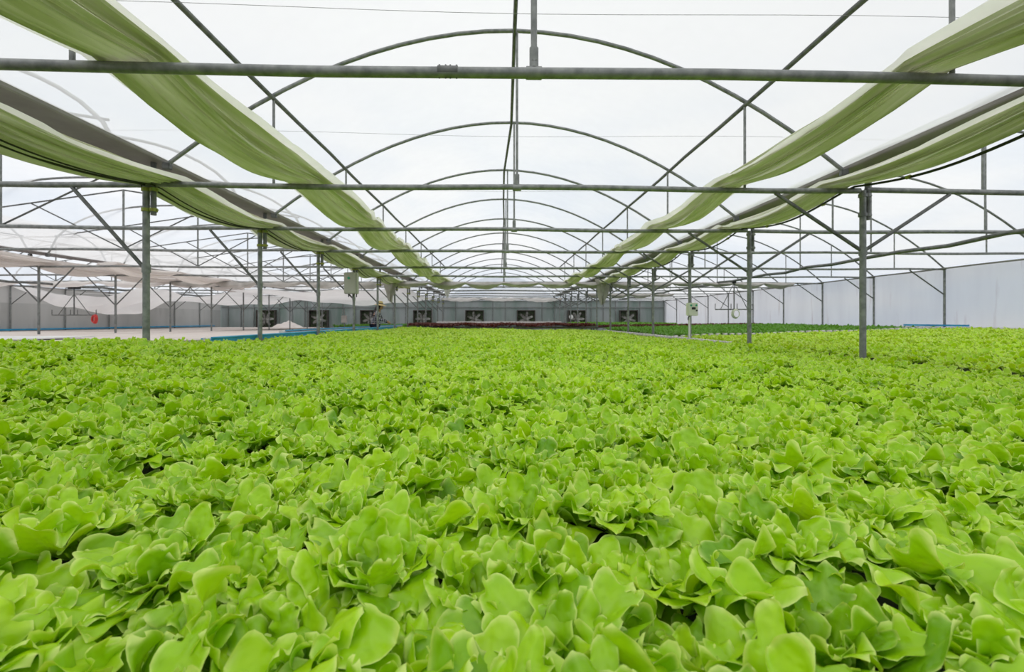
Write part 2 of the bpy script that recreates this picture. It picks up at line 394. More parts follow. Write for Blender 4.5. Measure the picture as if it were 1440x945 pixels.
# ------------------------------------------------------------------ gathered shade curtains
def bundle(name, x, ya, yb, wid, hgt, sag, mat, label, seed, zoff=0, parts=None, group=None, taper=True, drop=0, spread=1.15, hems=(), hemw=.09):
    rg = random.Random(seed)
    ny = int((yb - ya) / .09); seg = 120
    ph = [rg.uniform(0, 6.28) for _ in range(12)]
    vs = []
    for j in range(ny + 1):
        y = ya + (yb - ya) * j / ny
        t = (y / S - .15); fr = t - math.floor(t); n = max(1, int(math.floor(t)))
        sg = math.sin(PI * fr) if n >= 0 else 0
        za = HB(max(1, n)); zb = HB(max(1, n + 1)); zc = za + (zb - za) * fr
        w = wid * (1 + (spread - 1) * sg) ; h = hgt * (.55 + .75 * sg)
        if taper and j > ny - 8: w *= (ny - j + 1) / 9; h *= (ny - j + 1) / 9
        zc += zoff + h * .5 + .045 - sag * sg
        cx = x + .05 * math.sin(y * 1.1 + ph[0]) * sg
        for k in range(seg):
            a = 2 * PI * k / seg
            f = 1 + .09 * math.sin(7 * a + ph[1] + .6 * math.sin(y * .9 + ph[2])) + .10 * (1 - 2 * abs(math.sin(6.5 * a + ph[3] + .8 * math.sin(y * .7 + ph[4])))) + .085 * (1 - 2 * abs(math.sin(12.5 * a + ph[5] + .9 * math.sin(y * 1.1 + ph[7]))))
            f += .12 * math.sin(3 * a + ph[6] + y * .5)
            px = math.cos(a) * w * .5 * f; pz = math.sin(a) * h * .5 * f * (1.0 if math.sin(a) < 0 else .8)
            pz -= .25 * h * abs(math.cos(a)) * (1 if math.cos(a) < 0 else .3)
            vs.append((cx + px - x, y - ya, zc + pz - HB(1)))
    fs = [(j * seg + k, j * seg + (k + 1) % seg, (j + 1) * seg + (k + 1) % seg, (j + 1) * seg + k) for j in range(ny) for k in range(seg)]
    fs += [tuple(range(seg))[::-1], tuple(ny * seg + k for k in range(seg))]
    o = MB().add(vs, fs).build(name, mat); o.location = (x, ya, HB(1))
    for sd in hems:      # loose single-layer edge of the cloth
        R = [[vs[j * seg + k] for k in range(seg)] for j in range(ny + 1)]
        hv, nn = [], 5
        for j in range(ny + 1):
            e = (min if sd < 0 else max)(R[j], key=lambda q: q[0]); wv_ = hemw * (.75 + .25 * math.sin(j * .09 + sd)) * (1 if j < ny - 8 else .3)
            for lay in (0,):
                for q in range(nn):
                    t_ = q / (nn - 1); hv.append((e[0] + sd * ((wv_ + .05) * t_ - .07), e[1], e[2] + .01 + .5 * wv_ * t_ * (1 if sd * x < 0 else -.2) + .008 * math.sin(j * .3 + q) + lay * .004))
        hf = []; W_ = nn
        for j in range(ny):
            for q in range(nn - 1):
                a = j * W_ + q; hf.append((a, a + 1, a + W_ + 1, a + W_))
        tag(MB().add(hv, hf).build('loose_edge', M['hem'], o), 'pale loose edge of the curtain')
    tag(o, label, 'shade curtain', group); 
    return o
y0 = -1.2
cA = bundle('shade_curtain', -2.33, y0, dn(8), .42, .24, .14, M['curtain'], 'broad gathered green-lit shade curtain lying over the cross pipes, empty-bed side of the ridge', 1, hems=(-1, 1))
cC = bundle('shade_curtain', 2.86, y0, dn(8) - 1.0, .34, .22, .15, M['curtain'], 'gathered green-lit shade curtain lying over the cross pipes, pale-wall side of the ridge', 2, hems=(-1, 1))
cB = bundle('shade_curtain', -4.08, y0, dn(8), .50, .20, .15, M['curtain'], 'gathered green-lit shade curtain with black seams along the posts beside the empty beds', 3, zoff=-.03, hems=(1, -1), hemw=.07)
cD = bundle('shade_curtain', 4.16, y0, dn(8), .36, .15, .14, M['curtain'], 'narrow gathered green-lit shade curtain edged by a black cable, under the gutter', 4, hems=(-1,), hemw=.07)
def cable(parent, x, ya, yb, zoff, rad=.012, name='pull_cable', mat='cable', sag=.145):
    pts = []
    for y in np.linspace(ya, yb, int((yb - ya) / .15)):
        t = y / S - .15; fr = t - math.floor(t); n = int(math.floor(t)); za, zb = HB(max(1, n)), HB(max(1, n + 1))
        pts.append((x + .015 * math.sin(y * 3) - parent.location.x, y - parent.location.y, za + (zb - za) * fr - sag * math.sin(PI * fr) + zoff - parent.location.z))
    return MB().tube(pts, rad, 6).build(name, M[mat], parent)
cable(cD, 4.37, y0, dn(8), .045, .014)
cable(cB, -4.16, y0, dn(7), .0, .012)
cable(cB, -4.05, y0, dn(7), -.005, .008)
for k in range(9):
    y = dn(1) + k * 1.25 + .5; fr = (y / S - .15) % 1; zz = .045 - .145 * math.sin(PI * fr) + (HB(int(y / S - .15)) * (1 - fr) + HB(int(y / S - .15) + 1) * fr) - HB(1)
    MB().tube([(4.37 - 4.16, y - y0 - .02, zz), (4.37 - 4.16, y - y0 + .02, zz)], .022, 8).build('clip', M['brass'], cD)

# ragged hanging cloths, made of sagging scallops along a cross pipe
def swag(name, xa, xb, n, drop, mat, label, seed, waves=4, dz=0.0, depth=.35, ztop=None, group=None, y=None, hem=.05):
    rg = random.Random(seed); nx = max(24, int(abs(xb - xa) / .09)); nz = 9
    y = dn(n) if y is None else y; z0 = (HB(n) if ztop is None else ztop) + .02
    amps = [rg.uniform(.4, 1) for _ in range(waves + 1)]
    vs = []
    for side in (0, 1):
        for j in range(nz + 1):
            v = j / nz
            for i in range(nx + 1):
                u = i / nx; w = u * waves; k = min(waves - 1, int(w)); fr = w - k
                s = math.sin(PI * fr) ** .8 * amps[k]
                d = drop * (.25 + .75 * s)
                bulge = depth * math.sin(PI * v) * (.3 + .7 * s) + .02 * math.sin(u * 60 + seed + 3 * v)
                vs.append((xa + (xb - xa) * u, y - bulge + side * .015, z0 + dz - d * v + .012 * math.sin(u * 90 + j)))
    R = nx + 1; fs = []
    off = (nz + 1) * R
    for j in range(nz):
        for i in range(nx):
            a = j * R + i; fs.append((a, a + 1, a + R + 1, a + R)); a += off; fs.append((a + R, a + R + 1, a + 1, a))
    for i in range(nx):
        fs.append((i, off + i, off + i + 1, i + 1)); a = nz * R + i; fs.append((a, a + 1, off + a + 1, off + a))
    for j in range(nz):
        a = j * R; fs.append((a, a + R, off + a + R, off + a)); a = j * R + nx; fs.append((a, off + a, off + a + R, a + R))
    fs = [f for f in fs if max(f) < off]; vs = vs[:off]      # cloth is one thin layer
    o = MB().add(vs, fs).build(name, mat, origin=((xa + xb) / 2, y, z0)); tag(o, label, 'shade cloth', group); return o
swag('hanging_cloth', XL - .1, XR, 7, .34, M['curtain_grey'], 'grey cloth drooping in scallops along a cross pipe over the far lettuce', 1, 6)
swag('hanging_cloth', XR, XRW - 1.2, 7, .30, M['curtain_grey'], 'grey cloth drooping in scallops along a cross pipe toward the pale wall', 2, 6)
swag('hanging_cloth', XL2, XL - .3, 7, .36, M['curtain_grey'], 'brownish grey cloth hanging straight along a cross pipe above the empty beds', 3, 5, depth=.1)
swag('hanging_cloth', XL + .2, XR - .2, 12, .42, M['curtain_beige'], 'cream cloth hanging across the far end before the fans', 4, 3, depth=.15)
swag('hanging_cloth', XLW + .3, XL2, 7, .30, M['curtain_beige'], 'beige cloth drooping along a cross pipe next to the grey wall', 5, 3, depth=.2)
# vertical tatters hanging by the posts
for k, (x, n, w, h, lb) in enumerate(((-4.3, 7, .5, .75, 'crumpled cloth end dangling beside the person in the straw hat'), (4.15, 7, .55, .8, 'crumpled cloth end dangling above the white growing channels'), (-2.35, 8, .28, .5, 'torn white end of the broad green-lit curtain hanging down in the distance'))):
    mb = MB(); rg = random.Random(k + 8); nx, nz = 30, 14; vs = []
    for j in range(nz + 1):
        for i in range(nx):
            a = 2 * PI * i / nx; v = j / nz
            rr = w * .5 * (1 - .8 * v ** 1.3) * (1 + .3 * math.sin(5 * a + v * 4 + k) + .15 * math.sin(9 * a - v * 3)) * (1 if j < nz else .5)
            vs.append((rr * math.cos(a), rr * .5 * math.sin(a), -h * v * (1 + .22 * math.sin(2 * a + k)) + .05 * math.sin(7 * a)))
    fs = [(j * nx + i, j * nx + (i + 1) % nx, (j + 1) * nx + (i + 1) % nx, (j + 1) * nx + i) for j in range(nz) for i in range(nx)]
    fs += [tuple(range(nx)), tuple(nz * nx + i for i in range(nx))[::-1]]
    o = mb.add(vs, fs).build('cloth_tatter', M['curtain_grey'] if k < 2 else M['sheet_white']); o.location = (x, dn(n) - .15, HB(n) + .08); tag(o, lb, 'shade cloth')

# bundle on the far left row and wide white sheets in the left bays
bundle('shade_curtain', XL2, dn(3), dn(9), .75, .3, .16, M['curtain_beige'], 'gathered beige shade curtain along the posts between the empty beds', 7)
bundle('shade_curtain', XL2 + 1.9, dn(5), dn(8), .6, .2, .2, M['curtain_beige'], 'loosely gathered beige curtain over the beige empty bed', 9)
def sheet(name, xa, xb, ya, yb, za, zb, sag, mat, label, seed):
    nx, ny = 44, 30; vs = []
    for side in (0, 1):
        for j in range(ny + 1):
            for i in range(nx + 1):
                u, v = i / nx, j / ny
                z = za + (zb - za) * v - sag * math.sin(PI * u) * (.35 + .65 * abs(math.sin(PI * v * 2.0 + seed))) - .05 * math.sin(u * 17 + v * 7 + seed)
                vs.append((xa + (xb - xa) * u, ya + (yb - ya) * v, z + side * .012))
    R = nx + 1; off = (ny + 1) * R; fs = []
    for j in range(ny):
        for i in range(nx):
            a = j * R + i; fs.append((a, a + R, a + R + 1, a + 1)); a += off; fs.append((a, a + 1, a + R + 1, a + R))
    for i in range(nx):
        fs.append((i, i + 1, off + i + 1, off + i)); a = ny * R + i; fs.append((a, off + a, off + a + 1, a + 1))
    for j in range(ny):
        a = j * R; fs.append((a, off + a, off + a + R, a + R)); a += nx; fs.append((a, a + R, off + a + R, off + a))
    fs = [f for f in fs if max(f) < off]; vs = vs[:off]
    o = MB().add(vs, fs).build(name, mat, origin=((xa + xb) / 2, (ya + yb) / 2, za)); tag(o, label, 'shade cloth'); return o
sheet('spread_shade_sheet', XL2 + .1, XL - .2, dn(8), dn(12), HB(8) - .05, HB(8) - .15, .45, M['sheet_white'], 'wide white shade sheet sagging over the beige bed before the fans', 0)
sheet('spread_shade_sheet', XLW + .3, XL2 - .1, dn(9), dn(12), HB(8) - .05, HB(8) - .15, .4, M['sheet_white'], 'wide white shade sheet sagging over the bed along the grey wall', 1)
sheet('spread_shade_sheet', XLW + 1.2, XLW + 6.6, 19.3, 21.6, HB(8) - .05, HB(8) - .3, 1.0, M['sheet_white'], 'pale sheet drooping in a deep bow before the grey wall', 2)
swag('hanging_cloth', XR + .4, XRW - 3.2, 10, .34, M['curtain_grey'], 'grey cloth drooping in the distance near the far end of the pale wall', 12, 4, depth=.3)

# ------------------------------------------------------------------ fans in the far wall
px_f = 625.0
fx = [(376, 449), (449.5, 449), (521, 449), (595, 449), (667.5, 449), (739.5, 449), (811, 449), (883, 449)]
TH = 18 / 625.0
def x_at(px, y):   # place on the far wall from its direction
    t = (px - 720) / 625.0
    return (t * y + TH * y) / (1 - t * TH)
for k, (u, v) in enumerate(fx):
    x = x_at(u, FAR); o = empty('exhaust_fan', (x, FAR - .02, .45))
    place = ['first from the grey wall', 'second from the grey wall, past the cloth heap', 'third from the grey wall, behind the person', 'fourth from the grey wall', 'fifth from the grey wall, above the red lettuce', 'sixth from the grey wall, above the red lettuce', 'seventh from the grey wall, with a round plate', 'last one before the pale wall'][k]
    tag(o, 'dark square exhaust fan, ' + place, 'fan', 'exhaust fans in the far wall')
    W, H = 1.46, 1.38
    fr = MB()
    for sx in (-1, 1): fr.box((sx * (W / 2 - .03), -.14, H / 2), (.06, .34, H), .008)
    for z in (.03, H - .03): fr.box((0, -.14, z), (W - .1, .34, .06), .008)
    fr.build('housing', M['fan'], o, smooth=False)
    bk = MB()
    for i in range(9): bk.box((0, 0.0, .1 + i * (H - .2) / 8), (W - .1, .05, .15))
    bk.build('shutter', M['fanback'], o, smooth=False)
    MB().tube([(0, -.26, H / 2), (0, -.06, H / 2)], .09, 16).build('hub', M['blade'], o)
    a0 = k * .7
    for b in range(6):
        a = a0 + b * PI / 3; vs = []
        for s in range(6):
            r = .08 + .50 * s / 5; w = .03 + .07 * math.sin(PI * min(1, .25 + .6 * s / 5)); tw = .5 - .25 * s / 5
            for e in (-1, 1):
                lx = r; ly = e * w
                vs.append((lx * math.cos(a) - ly * math.sin(a), -.18 + e * math.sin(tw) * .07, H / 2 + lx * math.sin(a) + ly * math.cos(a)))
        n = len(vs); vs += [(v_[0], v_[1] + .012, v_[2]) for v_ in vs]
        fs = []
        for s in range(5):
            i = 2 * s; fs += [(i, i + 1, i + 3, i + 2), (n + i + 2, n + i + 3, n + i + 1, n + i), (i, i + 2, n + i + 2, n + i), (i + 1, n + i + 1, n + i + 3, i + 3)]
        fs += [(0, n, n + 1, 1), (10, 11, n + 11, n + 10)]
        MB().add(vs, fs).build('blade', M['blade'], o)
    gd = MB()
    for z in (.35, 1.03): gd.box((0, -.29, z), (W - .1, .025, .03))
    gd.box((0.0, -.27, H / 2), (.04, .025, H - .1)); gd.build('guard_bar', M['fan'], o, smooth=False)
    if k == 6: MB().tube([(-.5, -.34, .85), (-.5, -.31, .85)], .17, 18).build('round_plate', M['white'], o)
# panel ribs of the far wall
ribs = MB()
for i in range(36):
    x = XLW + .5 + i * .985
    if all(abs(x - x_at(u, FAR)) > .8 for u, v in fx): ribs.box((x, FAR + .04, (HB(5)) / 2), (.05, .06, HB(5)))
tag(ribs.build('trim_1', M['steel'], smooth=False), kind='structure')
for i, (za, lb) in enumerate(((HB(5) + .02, 'top rail of the far end wall'), (2.05, 'middle rail of the far end wall'))):
    tag(MB().box(((XLW + XRW) / 2, FAR + .02, za), (XRW - XLW, .05, .06)).build('trim_%d' % (i + 2), M['steel'], smooth=False), kind='structure')
# rails of side walls (blue skirting strips)
tag(MB().box((XLW + .02, 20, .62), (.05, 29, .07)).build('trim_4', M['blue'], smooth=False), kind='structure')
tag(MB().box((XRW - .02, dn(5) + .3, .89), (.05, 2.0, .05)).build('trim_5', M['blue'], smooth=False), kind='structure')

# ------------------------------------------------------------------ lettuce
def make_head(seed, nleaf, nu, nv, size=1.0, frill=1.0, upright=0.0, t0=0.0, t1=1.0):
    rg = np.random.RandomState(seed)
    V, F, A = [], [], []
    base = 0
    for i in range(nleaf):
        t = t0 + (t1 - t0) * i / max(1, nleaf - 1)               # 0 outer, 1 inner
        Ln = (.158 - .088 * t) * rg.uniform(.82, 1.12) * size
        W = (.040 - .018 * t) * rg.uniform(.7, 1.15) * size
        tilt = math.radians((56 - 42 * t - 16 * upright) + rg.uniform(-11, 11))
        curl = math.radians(rg.uniform(25, 90) * (1 - .35 * t))
        if rg.rand() < .12: curl *= -.3
        az = i * 2.39996 + rg.uniform(-.3, .3)
        cup = rg.uniform(-.55, .35); tw = rg.uniform(-.6, .6)
        ruff = rg.uniform(.10, .32) * frill
        p1, p2, p3 = rg.uniform(0, 6.28, 3); fq = rg.uniform(.9, 1.7)
        lob = rg.uniform(.15, .48); m = rg.choice([3, 4, 5, 6]); lob2 = rg.uniform(.0, .03)
        bendx = rg.uniform(-.35, .35); neck = rg.uniform(.14, .26)
        nlow = int(round(nv * .5)); nhi = nv - nlow
        v = np.concatenate([np.linspace(0, .70, nlow + 1), .70 + .30 * np.sin(np.linspace(0, PI / 2 * .97, nhi + 1))[1:]])
        u = np.sin(np.linspace(-1, 1, nu + 1) * PI / 2 * .86) / math.sin(PI / 2 * .86)
        a = tilt + curl * v ** 1.8
        ds = np.diff(v, prepend=0) * Ln
        r = .010 + np.cumsum(np.sin(a) * ds); z = np.cumsum(np.cos(a) * ds)
        blade = np.clip((v - neck) / .40, 0, 1); blade = blade * blade * (3 - 2 * blade)
        hw = .12 + .88 * blade
        tip = np.where(v > .70, np.sqrt(np.clip(1 - ((v - .70) / .302) ** 2, 0.002, 1)), 1)
        hw = hw * tip * W
        U, VV = np.meshgrid(u, v)
        HW = np.repeat(hw[:, None], nu + 1, 1); B = np.repeat(blade[:, None], nu + 1, 1)
        aU = np.abs(U)
        x = U * HW; sv = (VV - .68) * Ln
        phi = np.arctan2(x, sv + 1e-6)
        wgt = np.clip(np.maximum(aU, (VV - .70) / .30), 0, 1) ** 2.2 * B
        k = wgt * (.10 - lob * ((1 - np.cos(m * phi + p3 * .25)) * .5) ** 3.5 + lob2 * np.cos(11 * phi + p1))
        x = x * (1 + k); back = -np.clip(sv, 0, 1) * k
        nrm_r = np.cos(a)[:, None]; nrm_z = -np.sin(a)[:, None]; tr = np.sin(a)[:, None]; tz = np.cos(a)[:, None]
        rad = np.clip(np.maximum(aU, (VV - .62) / .38 * .9), 0, 1)
        disp = cup * W * aU ** 2 * B
        disp = disp - ruff * W * 1.5 * (aU ** 1.5) * np.sin(2 * PI * fq * VV + np.where(U < 0, p1, p2)) * B
        disp += .42 * W * frill * np.cos(m * phi + p3 * .25 + .5) * rad ** 2 * B * ruff * 2.4
        disp += .05 * W * frill * np.sin(2 * PI * (fq * 2.7) * VV + 4 * U + p1) * B * aU
        disp = -disp
        R = r[:, None] + nrm_r * disp - tr * back + 0 * U
        Z = z[:, None] + nrm_z * disp - tz * back + 0 * U
        tww = tw * VV
        X = x * np.cos(tww) + bendx * W * VV ** 2; Z = Z + x * np.sin(tww) * .8
        ca, sa = math.cos(az), math.sin(az)
        gx = R * ca - X * sa; gy = R * sa + X * ca
        P = np.stack([gx, gy, np.maximum(Z, .002)], -1).reshape(-1, 3)
        lr = rg.rand() * .8 + .2 * t
        edge = np.clip((aU - .80) / .2, 0, 1) ** 1.5 * B; edge = np.maximum(edge, np.clip((VV - .955) / .045, 0, 1))
        mid = np.clip(1 - aU * HW / (.003 * size), 0, 1) * (1 - VV) * .9 + np.clip(.35 - VV, 0, 1) * 1.4
        A.append(np.stack([np.full(U.shape, lr), edge * .8, np.clip(mid, 0, 1)], -1).reshape(-1, 3))
        V.append(P); n = nu + 1
        j, k = np.meshgrid(np.arange(nv), np.arange(nu), indexing='ij'); q = base + j * n + k
        F.append(np.stack([q, q + 1, q + n + 1, q + n], -1).reshape(-1, 4)); base += len(P)
    return np.concatenate(V), np.concatenate(F), np.concatenate(A)
def raw_mesh(name, mat, V, F, A):
    me = bpy.data.meshes.new(name); me.vertices.add(len(V)); me.vertices.foreach_set('co', V.astype(np.float32).ravel())
    me.loops.add(F.size); me.loops.foreach_set('vertex_index', F.astype(np.int32).ravel())
    me.polygons.add(len(F)); me.polygons.foreach_set('loop_start', np.arange(0, F.size, 4, dtype=np.int32))
    me.update(calc_edges=True); me.polygons.foreach_set('use_smooth', np.ones(len(F), bool))
    at = me.attributes.new('leafcol', 'FLOAT_VECTOR', 'POINT'); at.data.foreach_set('vector', A.astype(np.float32).ravel())
    me.materials.append(mat); return me
NEAR = [(raw_mesh('lettuce_head', M['leaf'], *make_head(100 + i, 27, 14, 20, t1=.70)), raw_mesh('heart', M['leaf'], *make_head(150 + i, 15, 8, 14, t0=.72, frill=1.25))) for i in range(9)]
HEADH = .118
P_mid = [make_head(200 + i, 29, 8, 12) for i in range(7)]
P_med = [make_head(240 + i, 23, 6, 8) for i in range(6)]
P_far = [make_head(300 + i, 15, 4, 4, frill=1.1) for i in range(6)]
P_dark = [make_head(400 + i, 15, 4, 4, frill=1.2, upright=.6) for i in range(5)]
P_red = [make_head(500 + i, 18, 4, 4, frill=1.4, upright=.3) for i in range(5)]

def euler_np(rx, ry, rz):
    cx, sx, cy, sy, cz, sz = math.cos(rx), math.sin(rx), math.cos(ry), math.sin(ry), math.cos(rz), math.sin(rz)
    return np.array([[cy * cz, sx * sy * cz - cx * sz, cx * sy * cz + sx * sz], [cy * sz, sx * sy * sz + cx * cz, cx * sy * sz - sx * cz], [-sy, sx * cy, cx * cy]])
def scatter(name, sets, mat, label, cat):
    """sets: [(prototypes, points)]; a carpet of heads nobody could count, as one mesh. points: (x,y,z,rx,ry,rz,scale,index)"""
    V, F, A, base = [], [], [], 0; rr = np.random.RandomState(5)
    for protos, pts in sets:
        for p in pts:
            v, f, a = protos[int(p[7]) % len(protos)]
            V.append((v @ euler_np(p[3], p[4], p[5]).T) * p[6] + np.array(p[:3])); F.append(f + base); base += len(v)
            a = a.copy(); a[:, 0] += .56 * rr.rand(); A.append(a)
    o = bpy.data.objects.new(name, raw_mesh(name, mat, np.concatenate(V), np.concatenate(F), np.concatenate(A))); C.objects.link(o)
    return tag(o, label, cat, kind='stuff')

rg = random.Random(77)
def top_main(x, y):          # height of the leaf tops in the big bed
    f = (x + 4.2) / 8.7
    h = .285 + .125 * max(0, min(1, f))
    if x < -4.2: h += .03 * (-4.2 - x)
    # a taller patch at the front left
    if x < -1.5:
        k = min(1, (-1.5 - x) / 2.2) * max(0, min(1, (6.4 - y) / 1.2)) * max(0, min(1, (y - 1.2) / 2.5))
        h -= .085 * k
    h -= .018 * math.sin(x * 1.9 + y * .8) + .012 * math.sin(y * 2.6 - x)
    return CZ - h
def bed_points(x0f, x1f, ya, yb, sx, sy, topf, nidx, jit=.022, smin=.85, smax=1.22, hh=HEADH):
    out = []; j = 0; y = ya
    while y < yb:
        x = x0f(y) + (j % 2) * sx * .5
        while x < x1f(y):
            s = rg.uniform(smin, smax); xx = x + rg.uniform(-jit, jit); yy = y + rg.uniform(-jit, jit)
            out.append((xx, yy, topf(xx, yy) - hh * s + rg.uniform(-.02, .018), rg.uniform(-.2, .2), rg.uniform(-.2, .2), rg.uniform(0, 6.28), s, rg.randrange(nidx)))
            x += sx
        y += sy; j += 1
    return out
def left_edge(y):
    return -7.0 if y < 6.1 else -4.12
def inview(x, y, z, m=.16):
    zc = y * math.cos(TH) + x * math.sin(TH); xc = x * math.cos(TH) - y * math.sin(TH)
    return zc > .12 and abs(xc) - m * 1.2 < zc * 1.16
mainp = bed_points(left_edge, lambda y: 4.42 if y < 8.4 else 4.16, .22, 18.9, .172, .165, top_main, 42)
mainp = [p for p in mainp if inview(p[0], p[1], p[2], .25) and not (p[1] < .40 and abs(p[0]) < .2 and False)]
mainp = [p for p in mainp if not any(math.hypot(p[0] - px, p[1] - py) < .09 for px, py in ((XL, dn(2)), (XR, dn(2))))]
mainp.sort(key=lambda p: p[1] * math.cos(TH) + p[0] * math.sin(TH))
def below_frame(p):          # right under the lens: their tops fall below the picture
    zc = p[1]; return (CZ - (p[2] + HEADH * p[6] + .02)) * 625 / max(zc, .05) > 560 and zc < .45
seen = [p for p in mainp if not below_frame(p)]
first, rest = seen[:300], seen[300:]
for p in first:
    q = NEAR[p[7] % len(NEAR)]
    o = bpy.data.objects.new('lettuce_head', q[0]); C.objects.link(o)
    o.location = p[:3]; o.rotation_euler = p[3:6]; o.scale = (p[6],) * 3
    tag(o, 'bright green oak-leaf lettuce head at the front of the big bed', 'lettuce', 'lettuce heads in the big bed')
    c = bpy.data.objects.new('heart', q[1]); C.objects.link(c); c.parent = o
scatter('lettuce_bed', [(P_mid, [p for p in rest if p[1] < 4.6]), (P_med, [p for p in rest if 4.6 <= p[1] < 8.5]), (P_far, [p for p in rest if p[1] >= 8.5])], M['leaf'], 'bright green lettuce carpet filling the big bed beyond the front heads', 'lettuce')
def top_right(x, y):
    f = (x - 4.8) / 8.3
    return CZ - (.40 - .24 * max(0, min(1, f))) + .012 * math.sin(x * 2.3 + y * 1.3)
rb = bed_points(lambda y: 4.86 if y < 8.4 else 5.02, lambda y: 12.95, 2.0, 12.0, .185, .19, top_right, 6, smin=.85, smax=1.1)
rb = [p for p in rb if inview(p[0], p[1], p[2])]
scatter('lettuce_bed', [(P_med, [p for p in rb if p[1] < 7]), (P_far, [p for p in rb if p[1] >= 7])], M['leaf'], 'bright green lettuce carpet beside the pale stained wall', 'lettuce')
def top_rd(x, y): return CZ - .36 + .17 * (x - 4.8) / 8.3 + .006 * (y - 12)
rd = bed_points(lambda y: 4.95, lambda y: 12.9, 12.7, 20.5, .2, .2, top_rd, 5, smin=.9, smax=1.2)
scatter('lettuce_bed', [(P_dark, rd)], M['leaf_dark'], 'darker green lettuce carpet behind the bright bed at the pale wall', 'lettuce')
rr = bed_points(lambda y: 4.95, lambda y: 12.6, 20.9, 22.0, .2, .2, lambda x, y: CZ - .22 + .10 * (x - 4.8) / 8.3, 5)
scatter('lettuce_bed', [(P_red, rr)], M['leaf_red'], 'thin strip of dark red lettuce toward the pale wall', 'lettuce')
rq = bed_points(lambda y: 4.6, lambda y: 9.5, 23.0, 30.0, .22, .24, lambda x, y: CZ - .14, 5, smin=1.0, smax=1.3)
scatter('lettuce_bed', [(P_dark, rq)], M['leaf_dark'], 'dark green lettuce strip before the fan next to the pale wall', 'lettuce')
red = bed_points(lambda y: -3.95, lambda y: 4.3, 19.8, 22.6, .19, .2, lambda x, y: CZ - .13 + .02 * math.sin(3 * x), 5, smin=1.0, smax=1.3)
scatter('lettuce_bed', [(P_red, red)], M['leaf_red'], 'dark red lettuce strip across the far end of the big bed', 'lettuce')
ld = bed_points(lambda y: -9.0, lambda y: -4.5, 24.5, 30.5, .22, .24, lambda x, y: CZ - .26, 5, smin=1.0, smax=1.3)
scatter('lettuce_bed', [(P_dark, ld)], M['leaf_dark'], 'dark green lettuce strip behind the person in the straw hat', 'lettuce')

# bases of the beds: sloping trays on legs
def table(name, x0, x1, ya, yb, zf, mat, label, cat='growing table', lip=.05, legs=True, th=.05, corr=0):
    o = empty(name, ((x0 + x1) / 2, (ya + yb) / 2, 0)); cx, cy = o.location.x, o.location.y
    nx, ny = 36, 24; vs = []
    for side in (0, 1):
        for j in range(ny + 1):
            for i in range(nx + 1):
                x = x0 + (x1 - x0) * i / nx; y = ya + (yb - ya) * j / ny
                vs.append((x - cx, y - cy, zf(x, y) - side * th))
    R = nx + 1; off = (ny + 1) * R; fs = []
    for j in range(ny):
        for i in range(nx):
            a = j * R + i; fs.append((a, a + 1, a + R + 1, a + R)); a += off; fs.append((a + R, a + R + 1, a + 1, a))
    for i in range(nx):
        fs.append((i, off + i, off + i + 1, i + 1)); a = ny * R + i; fs.append((a, a + 1, off + a + 1, off + a))
    for j in range(ny):
        a = j * R; fs.append((a, a + R, off + a + R, off + a)); a += nx; fs.append((a, off + a, off + a + R, a + R))
    MB().add(vs, fs).build('tray', mat, o)
    if legs:
        for lx in (x0 + .15, x1 - .15):
            for ly in np.linspace(ya + .3, yb - .3, max(2, int((yb - ya) / 4))):
                MB().box((lx - cx, ly - cy, (zf(lx, ly) - th) / 2), (.05, .05, zf(lx, ly) - th)).build('leg', M['steel_dark'], o, smooth=False)
    return tag(o, label, cat)
DROP = .205
table('growing_table', -4.25, 4.45, -.6, 19.2, lambda x, y: CZ - (.285 + .125 * (x + 4.2) / 8.7) - DROP, M['tray'], 'long growing table under the big lettuce bed')
table('growing_table', -7.15, -4.3, .3, 6.3, lambda x, y: CZ - .285 - DROP, M['tray'], 'short growing table under the lettuce in front of the empty beds')
table('growing_table', 4.85, 13.0, 1.2, 12.42, lambda x, y: top_right(x, 0) - DROP, M['tray'], 'growing table under the bright lettuce beside the pale wall')
table('growing_table', 4.9, 13.0, 12.6, 22.2, lambda x, y: CZ - .36 + .17 * (x - 4.8) / 8.3 - DROP + .03, M['tray'], 'growing table under the darker lettuce beside the pale wall')
table('growing_table', -4.0, 4.4, 19.6, 22.9, lambda x, y: CZ - .33, M['tray'], 'raised growing table under the dark red lettuce')
table('growing_table', 4.66, 9.6, 22.8, 30.4, lambda x, y: CZ - .36, M['tray'], 'growing table below the last fan before the pale wall')
table('growing_table', -9.1, -4.4, 24.3, 30.8, lambda x, y: CZ - .48, M['tray'], 'growing table behind the person in the straw hat')
table('empty_bed', -12.7, -5.2, 6.6, 23.6, lambda x, y: CZ - .33 - .012 * (y - 7), M['beige'], 'wide empty beige growing bed beside the lettuce', 'growing bed')
table('empty_bed', -21.3, -13.2, 6.0, 34.0, lambda x, y: CZ - .44 - .004 * (y - 7), M['beige'], 'wide empty pinkish growing bed along the grey wall', 'growing bed')
# white sheet on the near end of the empty bed
table('white_board', -12.6, -7.6, 6.7, 8.6, lambda x, y: CZ - .30, M['white'], 'white board lying on the near end of the beige empty bed', 'board', legs=False, th=.02)
o = empty('white_ledge', (0, 23.6, 0)); MB().box((0, 0, CZ - .12), (6.6, .25, .08), .01).build('top', M['channel'], o)
for lx in (-3.0, 0, 3.0): MB().box((lx, 0, (CZ - .16) / 2), (.06, .2, CZ - .16)).build('leg', M['steel_dark'], o, smooth=False)
tag(o, 'long white ledge just behind the dark red lettuce strip', 'ledge')

